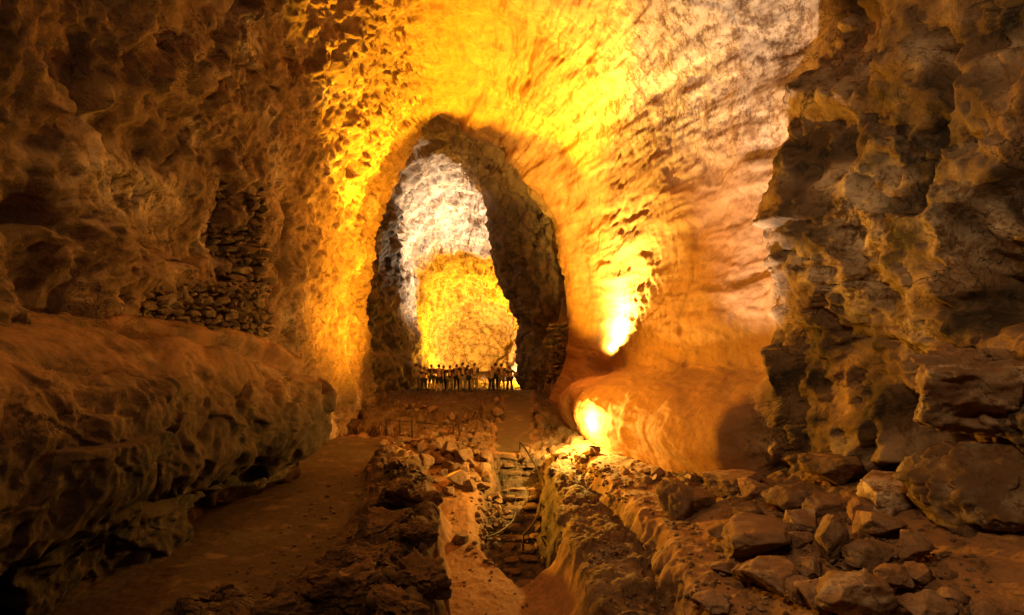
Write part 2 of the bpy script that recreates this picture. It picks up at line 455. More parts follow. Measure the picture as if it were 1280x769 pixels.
def build_cave():
    D, R = ring_ctrl()
    ys = np.concatenate([d_samples([(-10, 8, 30, False), (8, 20, 210, True), (20, 41, 250, True), (41, 62, 130, True), (62, 88, 90, True), (88, 94, 90, False)]), [94.0]])
    NT = 1000
    ctrl = pchip(D, R, ys)
    XZ = catmull(ctrl, NT)
    V = np.stack([XZ[..., 0], np.repeat(ys[:, None], NT, 1), XZ[..., 1]], 2)
    n = grid_normals(V)
    cen = np.array([0, 0, 7.0])
    p = V.reshape(-1, 3).astype(np.float32)
    n = n.reshape(-1, 3).astype(np.float32)
    # make the normals point into the cave
    toward = np.stack([-p[:, 0] - 1.5, np.zeros(len(p)), 7 - p[:, 2]], 1)
    n *= np.sign((n * toward).sum(1) + 1e-6)[:, None]
    x, y, z = p[:, 0], p[:, 1], p[:, 2]
    t = np.tile(np.linspace(0, 18, NT), len(ys))
    right = sstep(9.3, 10.6, t)
    left = 1 - sstep(5.5, 7.0, t)
    far = sstep(41.0, 43.0, y)
    near = 1 - far
    butt = right * (1 - sstep(18.3, 19.3, y + 0.0 * z))            # rough buttress on the right
    smoothwall = right * sstep(18.6, 19.6, y) * near                # smooth ochre wall behind it
    ceil_ = (1 - left) * (1 - right) * near
    rough = np.clip(left + butt + far, 0, 1)
    w = np.stack([fbm(p, 3.0, 2, seed=40.0), fbm(p, 3.0, 2, seed=50.0), fbm(p, 3.0, 2, seed=60.0)], 1)
    pw = p + 0.9 * w
    f1, e1 = facets(pw, 2.4, 25.0, (1, 1.1, 1.1))
    f2, e2 = facets(pw, 0.85, 29.0, (1, 1.1, 1.2))
    f3, e3 = facets(p + 0.35 * w + 0.12 * np.roll(w, 1, 1), 0.32, 13.0)
    big = fbm(p, 5.0, 2, seed=70.0)
    mid = fbm(pw, 1.7, 4, 0.55, seed=80.0)
    rid = fbm(pw, 1.3, 4, 0.55, seed=90.0, ridge=True)
    small = fbm(p, 0.45, 4, 0.6, seed=95.0)
    pits = np.clip(fbm(pw, 0.8, 3, 0.6, seed=99.0) - 0.12, 0, 1)
    # streaks running along the tunnel on the ochre wall and ceiling
    ps = p * np.array([1.0, 0.2, 1.5], np.float32) + 0.3 * w
    streak = fbm(ps, 0.9, 5, 0.55, seed=111.0)
    rstreak = fbm(ps, 1.4, 5, 0.6, seed=115.0, ridge=True)
    disp = 0.55 * big * (1 - 0.5 * smoothwall)
    fin = left * sstep(23, 27, y) * near
    q1 = 1 - 0.55 * fin - 0.6 * far; q2 = 1 - 0.7 * fin - 0.8 * far
    mm = sstep(-0.1, 0.35, fbm(p, 2.8, 2, seed=210.0))
    disp += rough * (0.62 * f1 * q1 + (0.05 + 0.28 * mm) * f2 * q2 + 0.55 * mid * (1 - 0.3 * fin - 0.6 * far) + (0.06 + 0.16 * mm) * rid * (1 - 0.6 * far) + 0.11 * small * (1 - 0.65 * far) - (0.15 + 0.55 * mm) * pits * (1 - 0.5 * fin))
    crk = np.exp(-(np.abs(fbm(pw, 2.6, 3, 0.5, seed=220.0)) / 0.045) ** 2)
    disp -= 0.16 * rough * crk * sstep(0.0, 0.3, fbm(p, 4.0, 2, seed=230.0))
    disp += 0.10 * rough * f3 * (1 - 0.7 * far)
    ledge = np.tanh(9 * fbm(ps, 3.8, 3, 0.5, seed=280.0))
    ledge2 = np.tanh(10 * fbm(ps, 1.2, 3, 0.5, seed=285.0))
    disp += smoothwall * (0.10 * mid + 0.07 * streak + 0.03 * small + 0.05 * f1 - 0.04 * pits + 0.05 * rstreak + 0.09 * ledge + 0.025 * ledge2)
    band = smoothwall * (1 - sstep(34, 38, y))
    disp += band * (1.15 * np.exp(-((t - 16.2) / 0.75) ** 2) - 0.5 * np.exp(-((t - 14.7) / 0.45) ** 2))
    disp += ceil_ * (0.16 * mid + 0.20 * streak + 0.20 * rstreak + 0.03 * small + 0.14 * f1 + 0.22 * ledge + 0.05 * ledge2)
    pf = p * np.array([0.4, 1.3, 0.9], np.float32) + 0.5 * w
    disp += far * (0.75 * fbm(pf, 2.8, 4, 0.5, seed=240.0, ridge=True) + 0.35 * np.tanh(6 * fbm(pf, 3.5, 2, seed=245.0)))
    burst = lump(p, P(785, 395, 28.0), (2.2, 3.5, 2.2), 1.0) + lump(p, P(740, 520, 28.0), (1.2, 2.0, 1.4), .8)
    disp += burst * (0.16 * fbm(pw, 0.7, 4, 0.6, seed=290.0, ridge=True) + 0.10 * f3 + 0.12 * f2)
    pv = p * np.array([1.2, 1.2, 0.38], np.float32) + 0.35 * w
    disp += fin * (0.14 * fbm(pw, 0.9, 4, 0.6, seed=250.0, ridge=True) + 0.26 * fbm(pv, 0.9, 5, 0.6, seed=255.0, ridge=True))
    # hand-placed masses
    disp += lump(p, P(120, 310, 16.5), (2.2, 3.0, 1.6), 0.7) - lump(p, P(40, 330, 14.5), (1.2, 1.6, 1.4), 1.0)
    disp += lump(p, P(150, 215, 17.5), (2.2, 2.4, 0.5), 0.5)
    disp -= lump(p, P(290, 300, 22.5), (1.2, 1.6, 2.6), 0.5)
    disp -= lump(p, P(1270, 355, 12.6), (1.1, 1.6, 1.0), 1.7)
    disp -= lump(p, P(1060, 440, 16.0), (0.9, 1.4, 1.4), 0.45)
    disp -= lump(p, P(782, 410, 27.5), (0.8, 1.2, 1.3), 0.5)
    # long cracks in the left wall
    px = 640 + F * x / np.maximum(y, 1.0) + 6 * fbm(p, 0.9, 3, seed=260.0); py = 384.5 - F * (z - CAMZ) / np.maximum(y, 1.0)
    for line, wd in (([(268, 62), (255, 95), (243, 120), (236, 150), (222, 175), (192, 203)], 2.6), ([(150, 296), (170, 305), (196, 322), (232, 326)], 3.0),
                     ([(270, 66), (300, 85), (345, 112)], 2.2), ([(300, 440), (345, 300), (352, 255)], 3.5)):
        dm = np.full(len(p), 1e9, np.float32)
        for (ax, ay), (bx, by) in zip(line, line[1:]):
            tt = np.clip(((px - ax) * (bx - ax) + (py - ay) * (by - ay)) / ((bx - ax) ** 2 + (by - ay) ** 2), 0, 1)
            dm = np.minimum(dm, np.hypot(px - ax - tt * (bx - ax), py - ay - tt * (by - ay)))
        disp -= 0.38 * left * (y > 10) * (y < 32) * np.exp(-(dm / wd) ** 2)
    disp *= 1 - 0.75 * sstep(-6, -9.8, y)
    q3 = p + n * disp[:, None]
    # sideways churn gives undercuts
    q3 = q3 + (rough * 0.22)[:, None] * np.stack([fbm(p, 0.9, 3, seed=s_) for s_ in (120.0, 130.0, 140.0)], 1)
    pale = np.clip(0.7 * butt * sstep(0.0, 0.4, fbm(p, 2.2, 3, seed=150.0)) +
                   0.6 * left * near * sstep(0.12, 0.45, fbm(p, 2.6, 3, seed=160.0)) +
                   0.75 * smoothwall * sstep(8.0, 12.0, z - 0.33 * (y - 20)) + far * (0.1 + 0.4 * (1 - sstep(7.5, 10.5, t)) * sstep(46, 54, y) + 0.2 * sstep(57, 60, y)), 0, 1)  # passage crust thinned to paint the shade of its right side
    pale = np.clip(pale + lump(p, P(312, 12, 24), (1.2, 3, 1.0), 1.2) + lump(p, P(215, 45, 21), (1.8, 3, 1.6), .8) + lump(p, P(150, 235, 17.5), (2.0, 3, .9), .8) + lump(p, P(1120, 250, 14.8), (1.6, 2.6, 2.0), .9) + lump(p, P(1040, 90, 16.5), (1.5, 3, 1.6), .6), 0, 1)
    bas_shade = np.clip(1.0 * butt * sstep(-0.2, 0.2, fbm(p, 1.9, 3, seed=170.0)) +
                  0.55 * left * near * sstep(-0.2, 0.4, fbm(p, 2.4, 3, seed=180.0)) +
                  far * np.maximum(0.5 * sstep(0.1, 0.4, fbm(p, 2.0, 3, seed=190.0)), np.maximum(0.9 * sstep(8.5, 10.5, t) * (1 - sstep(57, 59, y)), 1.0 * (1 - sstep(4.0, 5.5, t)) * (1 - sstep(52, 56, y)))) +  # both arch jambs darkened in colour for shade the lamps do not give
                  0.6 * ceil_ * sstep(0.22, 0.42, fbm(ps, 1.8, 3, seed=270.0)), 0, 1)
    lower = smoothwall * (1 - sstep(3.0, 4.5, z))
    attrs = {'pale': pale, 'basalt_and_shade': bas_shade, 'sand': np.clip(0.75 * smoothwall * (1 - pale) * (0.6 + 0.4 * sstep(-0.3, 0.3, streak)) + 0.3 * lower + 0.35 * ceil_, 0, 1),
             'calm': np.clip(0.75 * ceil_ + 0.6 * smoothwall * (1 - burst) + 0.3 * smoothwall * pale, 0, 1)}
    for key, (ax, ay, dmin, dmax) in dict(upper=(772, 412, 25, 34), lower=(738, 526, 24, 32)).items():
        sx = 640 + F * q3[:, 0] / np.maximum(q3[:, 1], 1); sy = 384.5 - F * (q3[:, 2] - CAMZ) / np.maximum(q3[:, 1], 1)
        dd = np.hypot(sx - ax, sy - ay) + 1e4 * ((q3[:, 1] < dmin) | (q3[:, 1] > dmax)) + 0.6 * (q3[:, 1] - dmin)
        k = int(np.argmin(dd))
        NICHE[key] = (q3[k].copy(), n[k].copy())
    print(NICHE)
    q = grid_quads(len(ys), NT)
    tq = t[q].mean(1)
    yq = y[q].mean(1)
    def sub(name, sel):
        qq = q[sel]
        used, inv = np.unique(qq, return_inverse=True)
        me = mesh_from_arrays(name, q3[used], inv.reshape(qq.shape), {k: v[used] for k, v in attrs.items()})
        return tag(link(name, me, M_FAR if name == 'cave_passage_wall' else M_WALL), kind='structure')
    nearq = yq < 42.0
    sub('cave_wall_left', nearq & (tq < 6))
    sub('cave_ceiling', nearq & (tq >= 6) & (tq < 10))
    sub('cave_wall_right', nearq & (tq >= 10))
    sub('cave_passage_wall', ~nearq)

BENCH = {
 13: [(-230,330),(-80,372),(0,402),(70,440),(120,490),(140,555),(130,625),(62,705),(20,778),(-60,840)],
 16: [(-90,360),(60,385),(130,405),(190,435),(225,480),(240,535),(230,590),(172,645),(150,704),(90,760)],
 20: [(110,395),(215,405),(260,425),(300,450),(325,480),(335,520),(325,560),(268,598),(262,640),(210,690)],
 24: [(230,430),(310,425),(345,440),(378,468),(400,490),(410,512),(402,545),(366,575),(368,600),(330,640)],
 26.2: [(230,430),(300,432),(320,445),(345,470),(362,492),(370,515),(366,542),(352,562),(340,580),(310,620)],
 27: [(230,440),(270,450),(280,460),(290,480),(295,500),(300,520),(298,540),(292,560),(285,575),(270,610)],
}

def build_bench():
    ds = sorted(BENCH)
    rows = [np.array([(P(a, b, d)[0], P(a, b, d)[2]) for a, b in BENCH[d]]) for d in ds]
    pre = [(-8.0, rows[0] + np.array([-1.5, 0])), (2.0, rows[0] + np.array([-1.0, 0.0])), (9.0, rows[0] + np.array([-0.5, 0]))]
    D = np.array([a for a, _ in pre] + ds)
    R = np.array([b for _, b in pre] + rows)
    ys = np.concatenate([d_samples([(-8, 9, 15, False), (9, 24, 330, True), (24, 27, 60, False)]), [27.0]])
    NT = 520
    XZ = catmull(pchip(D, R, ys), NT)
    V = np.stack([XZ[..., 0], np.repeat(ys[:, None], NT, 1), XZ[..., 1]], 2)
    n = grid_normals(V).reshape(-1, 3)
    t = np.tile(np.linspace(0, 9, NT), len(ys))
    p = V.reshape(-1, 3).astype(np.float32)
    # outward = away from the wall side
    toward = np.stack([np.full(len(p), 1.0), np.zeros(len(p)), 0.6 * (p[:, 2] - 2.5)], 1)
    n *= np.sign((n * toward).sum(1) + 1e-6)[:, None]
    w = np.stack([fbm(p, 2.5, 2, seed=s_) for s_ in (41., 51., 61.)], 1)
    pw = p + 0.7 * w
    f1, e1 = facets(pw, 1.5, 15.0, (1, 1.5, 0.8))
    f2, e2 = facets(pw, 0.6, 19.0, (1, 1.3, 0.8))
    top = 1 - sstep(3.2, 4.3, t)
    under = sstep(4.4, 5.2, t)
    mid = fbm(pw, 1.4, 4, 0.55, seed=81.0)
    disp = 0.5 * fbm(p, 3.6, 2, seed=71.0) + (0.25 + 0.75 * (1 - top)) * (0.40 * f1 + 0.10 * f2) + (0.22 + 0.1 * (1 - top)) * mid \
        + 0.06 * fbm(p, 0.4, 4, 0.6, seed=91.0) + 0.15 * (1 - top) * fbm(pw, 1.0, 3, 0.5, seed=77.0, ridge=True)
    # the crust slab on top with its dark overhang
    y = p[:, 1]
    edge = t - (1.9 + 0.35 * fbm(p, 1.6, 3, seed=33.0) + 0.9 * sstep(20, 25, y))
    slab = sstep(15.5, 17.5, y)
    disp += slab * (0.18 * (1 - sstep(-0.12, 0.02, edge)) - 0.38 * sstep(-0.03, 0.08, edge) * (1 - sstep(0.25, 0.9, edge)))
    q3 = p + n * disp[:, None] + 0.07 * (1 - 0.6 * top)[:, None] * np.stack([fbm(p, 0.8, 3, seed=s_) for s_ in (121., 131., 141.)], 1)
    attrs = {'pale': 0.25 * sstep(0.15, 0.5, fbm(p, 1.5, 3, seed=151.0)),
             'basalt_and_shade': np.clip(0.95 * under + 0.4 * (1 - top) * sstep(-0.2, 0.3, mid), 0, 1),  # underside darkened in colour to stand in for its shade
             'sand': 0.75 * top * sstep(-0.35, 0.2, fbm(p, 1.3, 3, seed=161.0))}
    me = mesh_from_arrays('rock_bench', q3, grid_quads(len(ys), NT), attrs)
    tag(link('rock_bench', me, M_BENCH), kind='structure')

# ------------------------------------------------------------------ loose rocks
_ico = {}
def ico(sub):
    if sub not in _ico:
        bm = bmesh.new()
        bmesh.ops.create_icosphere(bm, subdivisions=sub, radius=1.0)
        bm.verts.ensure_lookup_table()
        v = np.array([q.co[:] for q in bm.verts], np.float32)
        f = np.array([[w.index for w in q.verts] for q in bm.faces], np.int32)
        bm.free()
        _ico[sub] = (v, f)
    return _ico[sub]

def rock_verts(seed, sub=4, planes=14, rough=0.05, flat=1.0, dims=(1, 1, 1), box=1.0):
    r = np.random.default_rng(seed)
    v, f = ico(sub)
    v = v.copy()
    if box != 1.0:
        v = np.sign(v) * np.abs(v) ** box
    for k in range(planes):
        nn = r.normal(size=3); nn[2] *= flat; nn /= np.linalg.norm(nn)
        h = r.uniform(0.48, 0.84)
        dd = v @ nn.astype(np.float32)
        over = np.clip(dd - h, 0, None)
        v = v - (over * 0.98)[:, None] * nn.astype(np.float32)
    s = float(seed % 977) * 3.7
    rad = 1 + rough * 2.0 * fbm(v, 0.9, 2, seed=s) + rough * fbm(v, 0.35, 3, 0.6, seed=s + 5)
    v = v * rad[:, None]
    if sub >= 5:
        wv = np.stack([fbm(v, 0.5, 2, seed=s + q) for q in (1., 2., 3.)], 1)
        h1, _e = facets(v + 0.25 * wv, 0.42, s)
        h2, _e = facets(v + 0.2 * wv, 0.16, s + 3)
        v = v * (1 + rough * (1.5 * h1 + 0.5 * h2 + 0.35 * fbm(v, 0.12, 3, 0.6, seed=s + 9)))[:, None]
    m = np.abs(v).max(0)
    v = v / m * np.array(dims, np.float32) * 0.5
    return v, f

def rock_mesh(name, seed, dims, sub=4, planes=14, rough=0.05, pale=0.0, basalt_and_shade=0.0, sand=0.0):
    v, f = rock_verts(seed, sub, planes, rough, dims=dims)
    up = v[:, 2] / max(dims[2], 1e-3)
    at = {'pale': pale * sstep(-0.2, 0.4, fbm(v, 0.6, 3, seed=seed + 0.3)),
          'basalt_and_shade': np.full(len(v), basalt_and_shade, np.float32),
          'sand': sand * sstep(0.0, 0.4, up)}
    return mesh_from_arrays(name, v, None, at, tris=f)

ROCKS_A = None
def variants():
    global ROCKS_A
    if ROCKS_A is None:
        ROCKS_A = [rock_mesh('stone_mesh', 100 + k, (1, random.uniform(.7, 1), random.uniform(.55, .85)), sub=4, planes=random.choice((9, 12, 16)), rough=0.045) for k in range(12)]
    return ROCKS_A

def put_stone(px, py, wpx, label, group, name='stone', sink=0.28, d=None, var=None):
    X, Y, Z = hit(px, py)
    s = wpx / F * Y
    me = variants()[random.randrange(12) if var is None else var]
    o = link(name, me, M_ROCK)
    o.scale = (s * random.uniform(.9, 1.1), s * random.uniform(.85, 1.15), s * random.uniform(.8, 1.1))
    o.rotation_euler = (random.uniform(-.35, .35), random.uniform(-.35, .35), random.uniform(0, 6.28))
    o.location = (X, Y + 0.3 * s, Z + s * (0.36 - sink))
    tag(o, label, 'rock', group, 'thing')
    return o

# px, py(bottom), width px, (depth ratio, height ratio), seed, label
BOULDERS = [
 (858, 655, 74, (1.0, .80), 1, 'dark blocky boulder standing at the left end of the rock heap, beside the sandy shelf'),
 (992, 642, 62, (1.1, .62), 2, 'flat-faced slab of rock leaning at the back of the heap under the ochre wall'),
 (925, 625, 78, (1.0, .50), 3, 'low brown boulder between the dark blocky boulder and the flat-faced slab'),
 (962, 705, 98, (1.0, .62), 4, 'broad dark boulder in the middle of the heap with a rounded top'),
 (978, 752, 86, (1.1, .66), 5, 'wide rounded reddish boulder in the lower middle of the heap'),
 (1052, 706, 60, (.9, 1.10), 6, 'tall smooth-faced grey brown boulder standing upright in the heap'),
 (1092, 714, 54, (1.0, .78), 7, 'pointed wedge boulder with black shade beneath it, leaning on the tall upright one'),
 (1020, 727, 28, (1.0, 1.15), 8, 'small egg-shaped boulder with a lit left face, wedged between two big ones'),
 (1112, 676, 64, (1.0, .62), 9, 'rounded pinkish boulder resting behind the pointed wedge boulder'),
 (1150, 706, 48, (1.0, .9), 10, 'lumpy brown boulder at the right end of the heap next to the sand bank'),
 (1158, 738, 40, (1.0, .8), 11, 'small knobbly boulder below the lumpy one at the edge of the sand bank'),
 (1080, 790, 112, (1.0, .62), 12, 'large pale-crusted boulder at the bottom of the heap nearest the viewer'),
 (1035, 775, 70, (1.0, .75), 13, 'angular tan boulder beside the large pale-crusted one'),
 (1175, 785, 70, (1.0, .5), 14, 'low reddish boulder near the bottom edge by the sand bank'),
 (896, 770, 54, (1.0, .5), 15, 'low dusty boulder half sunk in the shelf near the bottom edge'),
 (1062, 610, 92, (1.0, .62), 16, 'smooth-topped reddish boulder at the foot of the dark buttress'),
 (1130, 640, 84, (1.2, .6), 17, 'dark crumbling boulder below the stacked giants on the right'),
 (1010, 668, 46, (1.0, .66), 18, 'orange-spotted boulder behind the egg-shaped one'),
 (940, 655, 44, (1.0, .6), 19, 'squat dark stone just right of the blocky boulder'),
 (880, 640, 40, (1.0, .7), 21, 'chunky dark rock pressed against the right side of the blocky boulder'),
 (948, 628, 50, (1.0, .6), 22, 'tan rock slab lying behind the squat dark stone'),
 (1005, 690, 40, (1.0, .7), 23, 'dark brown rock filling the gap left of the tall upright boulder'),
 (1040, 650, 58, (1.0, .6), 24, 'reddish broken rock behind the tall upright boulder'),
 (1085, 655, 44, (1.0, .7), 25, 'crumbling rock with pale specks at the back right of the heap'),
 (940, 735, 46, (1.0, .6), 26, 'brown rock half buried left of the wide reddish boulder'),
 (1010, 760, 52, (1.0, .7), 27, 'brown rock between the wide reddish and the angular tan boulder'),
 (1128, 745, 50, (1.0, .7), 28, 'tan rock right of the large pale-crusted boulder'),
 (1200, 760, 40, (1.0, .5), 29, 'dusty rock sunk in the sand bank near the right bottom corner'),
 (905, 720, 34, (1.0, .5), 30, 'small dusty rock standing alone on the sandy shelf'),
 (905, 675, 36, (1.0, .42), 20, 'thin dark wedge of stone lying on the sandy shelf'),
]

def build_boulders():
    for px, py, w, (dr, hr), sd, lab in BOULDERS:
        X, Y, Z = hit(px, min(py, 800))
        s = w / F * Y
        me = rock_mesh('boulder_mesh', 500 + sd, (s, s * dr, s * hr), sub=5, planes=17, rough=0.05,
                       pale=0.9 if sd in (12, 18, 17) else 0.25, basalt_and_shade=0.4 if sd in (1, 4, 19, 20) else 0.1, sand=0.35)
        o = link('boulder', me, M_ROCK)
        o.location = (X, Y + 0.35 * s, Z + s * hr * 0.36)
        o.rotation_euler = (random.uniform(-.15, .15), random.uniform(-.15, .15), random.uniform(-.4, .4))
        tag(o, lab, 'boulder', 'boulders heaped on the right')
    # the two giants against the right wall
    for (px, py, d, dims, sd, pale, lab) in (
        (1232, 478, 13.0, (2.9, 2.6, 2.1), 41, .9, 'giant mottled boulder on top of the stack against the right wall'),
        (1238, 602, 12.6, (3.0, 2.8, 1.9), 42, .6, 'giant crumbling boulder underneath the mottled one on the right')):
        c = P(px, py, d)
        me = rock_mesh('boulder_mesh', sd, dims, sub=6, planes=9, rough=0.075, pale=pale, basalt_and_shade=.5, sand=.3)
        o = link('boulder', me, M_ROCK)
        o.location = c
        tag(o, lab, 'boulder', 'boulders heaped on the right')

RIDGE = [  # px, py(bottom), width px, seed, label
 (500, 600, 66, 1, 'rounded dark rock at the far end of the ridge, under the rubble bank'),
 (528, 640, 50, 2, 'steep orange-edged rock on the gully side of the ridge'),
 (492, 640, 78, 3, 'broad olive-brown rock on the ridge, left of the steep orange-edged one'),
 (470, 672, 74, 4, 'low mossy-looking rock at the path edge in the middle of the ridge'),
 (520, 690, 72, 5, 'dark cleft rock standing over the gully sand in the middle of the ridge'),
 (460, 720, 92, 6, 'knobbly brown rock at the path edge in the nearer half of the ridge'),
 (520, 745, 78, 7, 'overhanging dark rock of the ridge just above the bottom edge'),
 (410, 770, 120, 8, 'wide dusty tan rock at the near end of the ridge beside the path'),
 (490, 785, 90, 9, 'brown rock cut by the bottom edge between path and gully'),
 (335, 790, 90, 10, 'low dusty rock at the bottom edge where the path meets the ridge'),
]

def build_ridge():
    random.seed(77)
    for px, py, w, sd, lab in RIDGE:
        X, Y, Z = hit(px, min(py, 795))
        s = w / F * Y
        me = rock_mesh('ridge_rock_mesh', 800 + sd, (s * 1.05, s * random.uniform(1.0, 1.4), s * random.uniform(.6, .8)), sub=6, planes=8, rough=0.15, pale=.15, basalt_and_shade=.55, sand=.35)
        o = link('ridge_rock', me, M_BENCH)
        o.location = (X, Y + 0.4 * s, Z + s * 0.08)
        o.rotation_euler = (random.uniform(-.2, .2), random.uniform(-.2, .2), random.uniform(-.6, .6))
        tag(o, lab, 'rock', 'rocks of the ridge between path and gully')

def scatter(n, region, size, label, group, seed, name='stone', sink=0.28):
    r = random.Random(seed)
    random.seed(seed)
    for _ in range(n):
        a = r.random(); b = r.random()
        (x0, y0), (x1, y1), (x2, y2), (x3, y3) = region     # quad: tl, tr, br, bl
        px = (1-b)*((1-a)*x0 + a*x1) + b*((1-a)*x3 + a*x2)
        py = (1-b)*((1-a)*y0 + a*y1) + b*((1-a)*y3 + a*y2)
        put_stone(px, py, r.uniform(*size), label, group, name, sink)

def gravel(areas, label):
    r = random.Random(91)
    VV, FF, off = [], [], 0
    for n, region, size in areas:
        (x0, y0), (x1, y1), (x2, y2), (x3, y3) = region
        for _ in range(n):
            a, b = r.random(), r.random()
            px = (1-b)*((1-a)*x0 + a*x1) + b*((1-a)*x3 + a*x2)
            py = (1-b)*((1-a)*y0 + a*y1) + b*((1-a)*y3 + a*y2)
            X, Y, Z = hit(px, py)
            q = r.uniform(*size) ** 1.0 / F * Y
            v, f = rock_verts(r.randrange(10**5), 2, 8, 0.05, dims=(q, q * r.uniform(.6, 1), q * r.uniform(.4, .8)))
            an = r.uniform(0, 6.28); c_, s_ = math.cos(an), math.sin(an)
            v = v @ np.array([[c_, s_, 0], [-s_, c_, 0], [0, 0, 1]], np.float32) + np.array((X, Y, Z + q * .12), np.float32)
            VV.append(v); FF.append(f + off); off += len(v)
    v = np.concatenate(VV); f = np.concatenate(FF); o1 = np.ones(len(v))
    me = mesh_from_arrays('gravel', v, None, {'pale': .2 * o1, 'basalt_and_shade': .2 * o1, 'sand': 0 * o1}, tris=f)
    tag(link('gravel', me, M_ROCK), label, 'gravel', kind='stuff')

def build_rubble():
    scatter(84, ((472, 556), (618, 550), (604, 622), (496, 592)), (11, 25), 'orange-lit angular stone in the rubble bank below the handrail posts', 'stones of the rubble bank', 21, sink=0.2)
    for px, py, w, lab in ((560, 575, 34, 'big pale block near the top of the rubble bank'), (578, 582, 36, 'big angular block right of the middle of the rubble bank'),
                           (571, 612, 38, 'big wedge block at the foot of the rubble bank'), (530, 588, 30, 'bright tan block in the middle of the rubble bank'),
                           (559, 622, 22, 'square little block at the lowest end of the rubble bank')):
        put_stone(px, py, w, lab, 'stones of the rubble bank', sink=0.1)
    scatter(52, ((590, 628), (640, 612), (634, 680), (600, 678)), (6, 14), 'small dark stone in the loose fill left of the stairs', 'stones left of the stairs', 22, sink=0.2)
    scatter(22, ((690, 566), (745, 566), (735, 580), (690, 578)), (9, 22), 'brightly lit stone piled at the foot of the lower lamp niche', 'stones by the lower lamp niche', 23, sink=0.2)
    scatter(16, ((650, 556), (690, 552), (690, 575), (655, 578)), (9, 18), 'stone set along the right side of the stair head', 'stones at the stair head', 24)
    scatter(34, ((770, 588), (960, 606), (960, 640), (800, 610)), (10, 26), 'thin slab of rubble along the foot of the ochre wall', 'slabs along the ochre wall', 25, name='rock_slab', sink=0.34)
    scatter(46, ((890, 690), (1180, 690), (1220, 769), (870, 769)), (7, 22), 'small loose stone between the big boulders of the heap', 'small stones among the boulders', 26)
    scatter(30, ((960, 640), (1150, 650), (1150, 690), (960, 680)), (8, 22), 'small broken stone at the back of the boulder heap', 'small stones at the back of the heap', 27)
    scatter(30, ((492, 505), (625, 500), (620, 552), (485, 548)), (5, 17), 'dim stone strewn on the slope below the visitors', 'stones on the slope below the visitors', 28)
    scatter(14, ((565, 668), (612, 672), (650, 722), (590, 716)), (6, 15), 'flat stone on the sand at the rim of the stair pit', 'stones at the pit rim', 29)
    gravel([(420, ((840, 640), (1180, 640), (1270, 769), (850, 769)), (2, 10)), (90, ((690, 590), (770, 600), (860, 769), (760, 769)), (2, 8)), (50, ((560, 640), (600, 640), (690, 769), (560, 769)), (1.5, 5)),
            (150, ((435, 585), (485, 590), (350, 769), (230, 769)), (1.5, 7)), (120, ((480, 555), (615, 552), (610, 640), (500, 600)), (2, 7)),
            (100, ((700, 570), (790, 585), (830, 650), (730, 610)), (2, 7)), (60, ((590, 625), (690, 620), (690, 720), (600, 690)), (2, 6))],
           'small loose chips and pebbles of brown rock scattered over the cave floor')
    scatter(24, ((720, 575), (790, 590), (830, 640), (740, 600)), (5, 13), 'thin lit flake of rock on the shelf below the lamp niche', 'flakes on the shelf', 34, name='rock_flake', sink=0.36)
    put_stone(575, 682, 26, 'dark lone stone lying on the orange sand of the gully', 'stones at the pit rim', sink=.2)

# ------------------------------------------------------------------ dry stone walls, stairs, rails
def build_masonry(name, label, quads, rows, seed):
    """one mesh of many fitted stones; quads: list of (tl, tr, br, bl) world points"""
    r = random.Random(seed)
    VV, FF, A = [], [], []
    off = 0
    for (tl, tr, br, bl), nr in zip(quads, rows):
        tl, tr, br, bl = (Vector(a) for a in (tl, tr, br, bl))
        ux = (tr - tl).normalized()
        back = Vector((ux.y, -ux.x, 0)).normalized()
        if back.y < 0: back = -back
        # earth packed behind and between the stones
        v, f = rock_verts(r.randrange(10**5), 5, 0, 0.03, dims=(1, 1, 1), box=0.25)
        v = v * np.array((1.0, 0.5, 1.0), np.float32)
        cs = (v + 0.5).clip(0, 1)
        base = np.array([(tl.lerp(tr, float(a)).lerp(bl.lerp(br, float(a)), 1 - float(c)) + back * (0.30 + 0.5 * float(w)))[:] for a, w, c in zip(cs[:, 0], v[:, 1], cs[:, 2])], np.float32)
        VV.append(base); FF.append(f + off); off += len(v)
        vv = 0.0
        while vv < 0.98:
            hv = r.uniform(.6, 1.5) / nr
            v0 = vv + hv / 2
            l = tl.lerp(bl, v0); rr = tr.lerp(br, v0)
            H = ((tl - bl).length + (tr - br).length) / 2 * hv
            W = (rr - l).length
            ux = (rr - l).normalized()
            pos = r.uniform(-1.6, .6) * H
            W += r.uniform(-.8, .8) * H
            while pos < W:
                wd = H * r.choice((.7, 1.0, 1.3, 1.8, 2.6))
                c = l + ux * (pos + wd / 2) + back * r.uniform(-.06, .16) + Vector((0, 0, r.uniform(-.2, .2) * H))
                v, f = rock_verts(r.randrange(10**5), 4, 12, 0.05, dims=(wd * 1.12, H * 1.8, H * r.uniform(.85, 1.35)), box=r.uniform(.6, 1.0))
                ang = math.atan2(ux.y, ux.x)
                M = np.array((Matrix.Rotation(ang, 3, 'Z') @ Matrix.Rotation(r.uniform(-.3, .3), 3, 'Y') @ Matrix.Rotation(r.uniform(-.3, .3), 3, 'X')), np.float32)
                v = v @ M.T + np.array(c, np.float32)
                VV.append(v); FF.append(f + off); off += len(v)
                pos += wd
            vv += hv
    v = np.concatenate(VV); f = np.concatenate(FF)
    ones = np.ones(len(v))
    me = mesh_from_arrays(name, v, None, {'pale': 0.3 * sstep(0.1, .5, fbm(v, .8, 2)), 'basalt_and_shade': 0.35 * ones, 'sand': 0 * ones}, tris=f)
    o = link(name, me, M_MASON)
    return tag(o, label, 'stone wall')

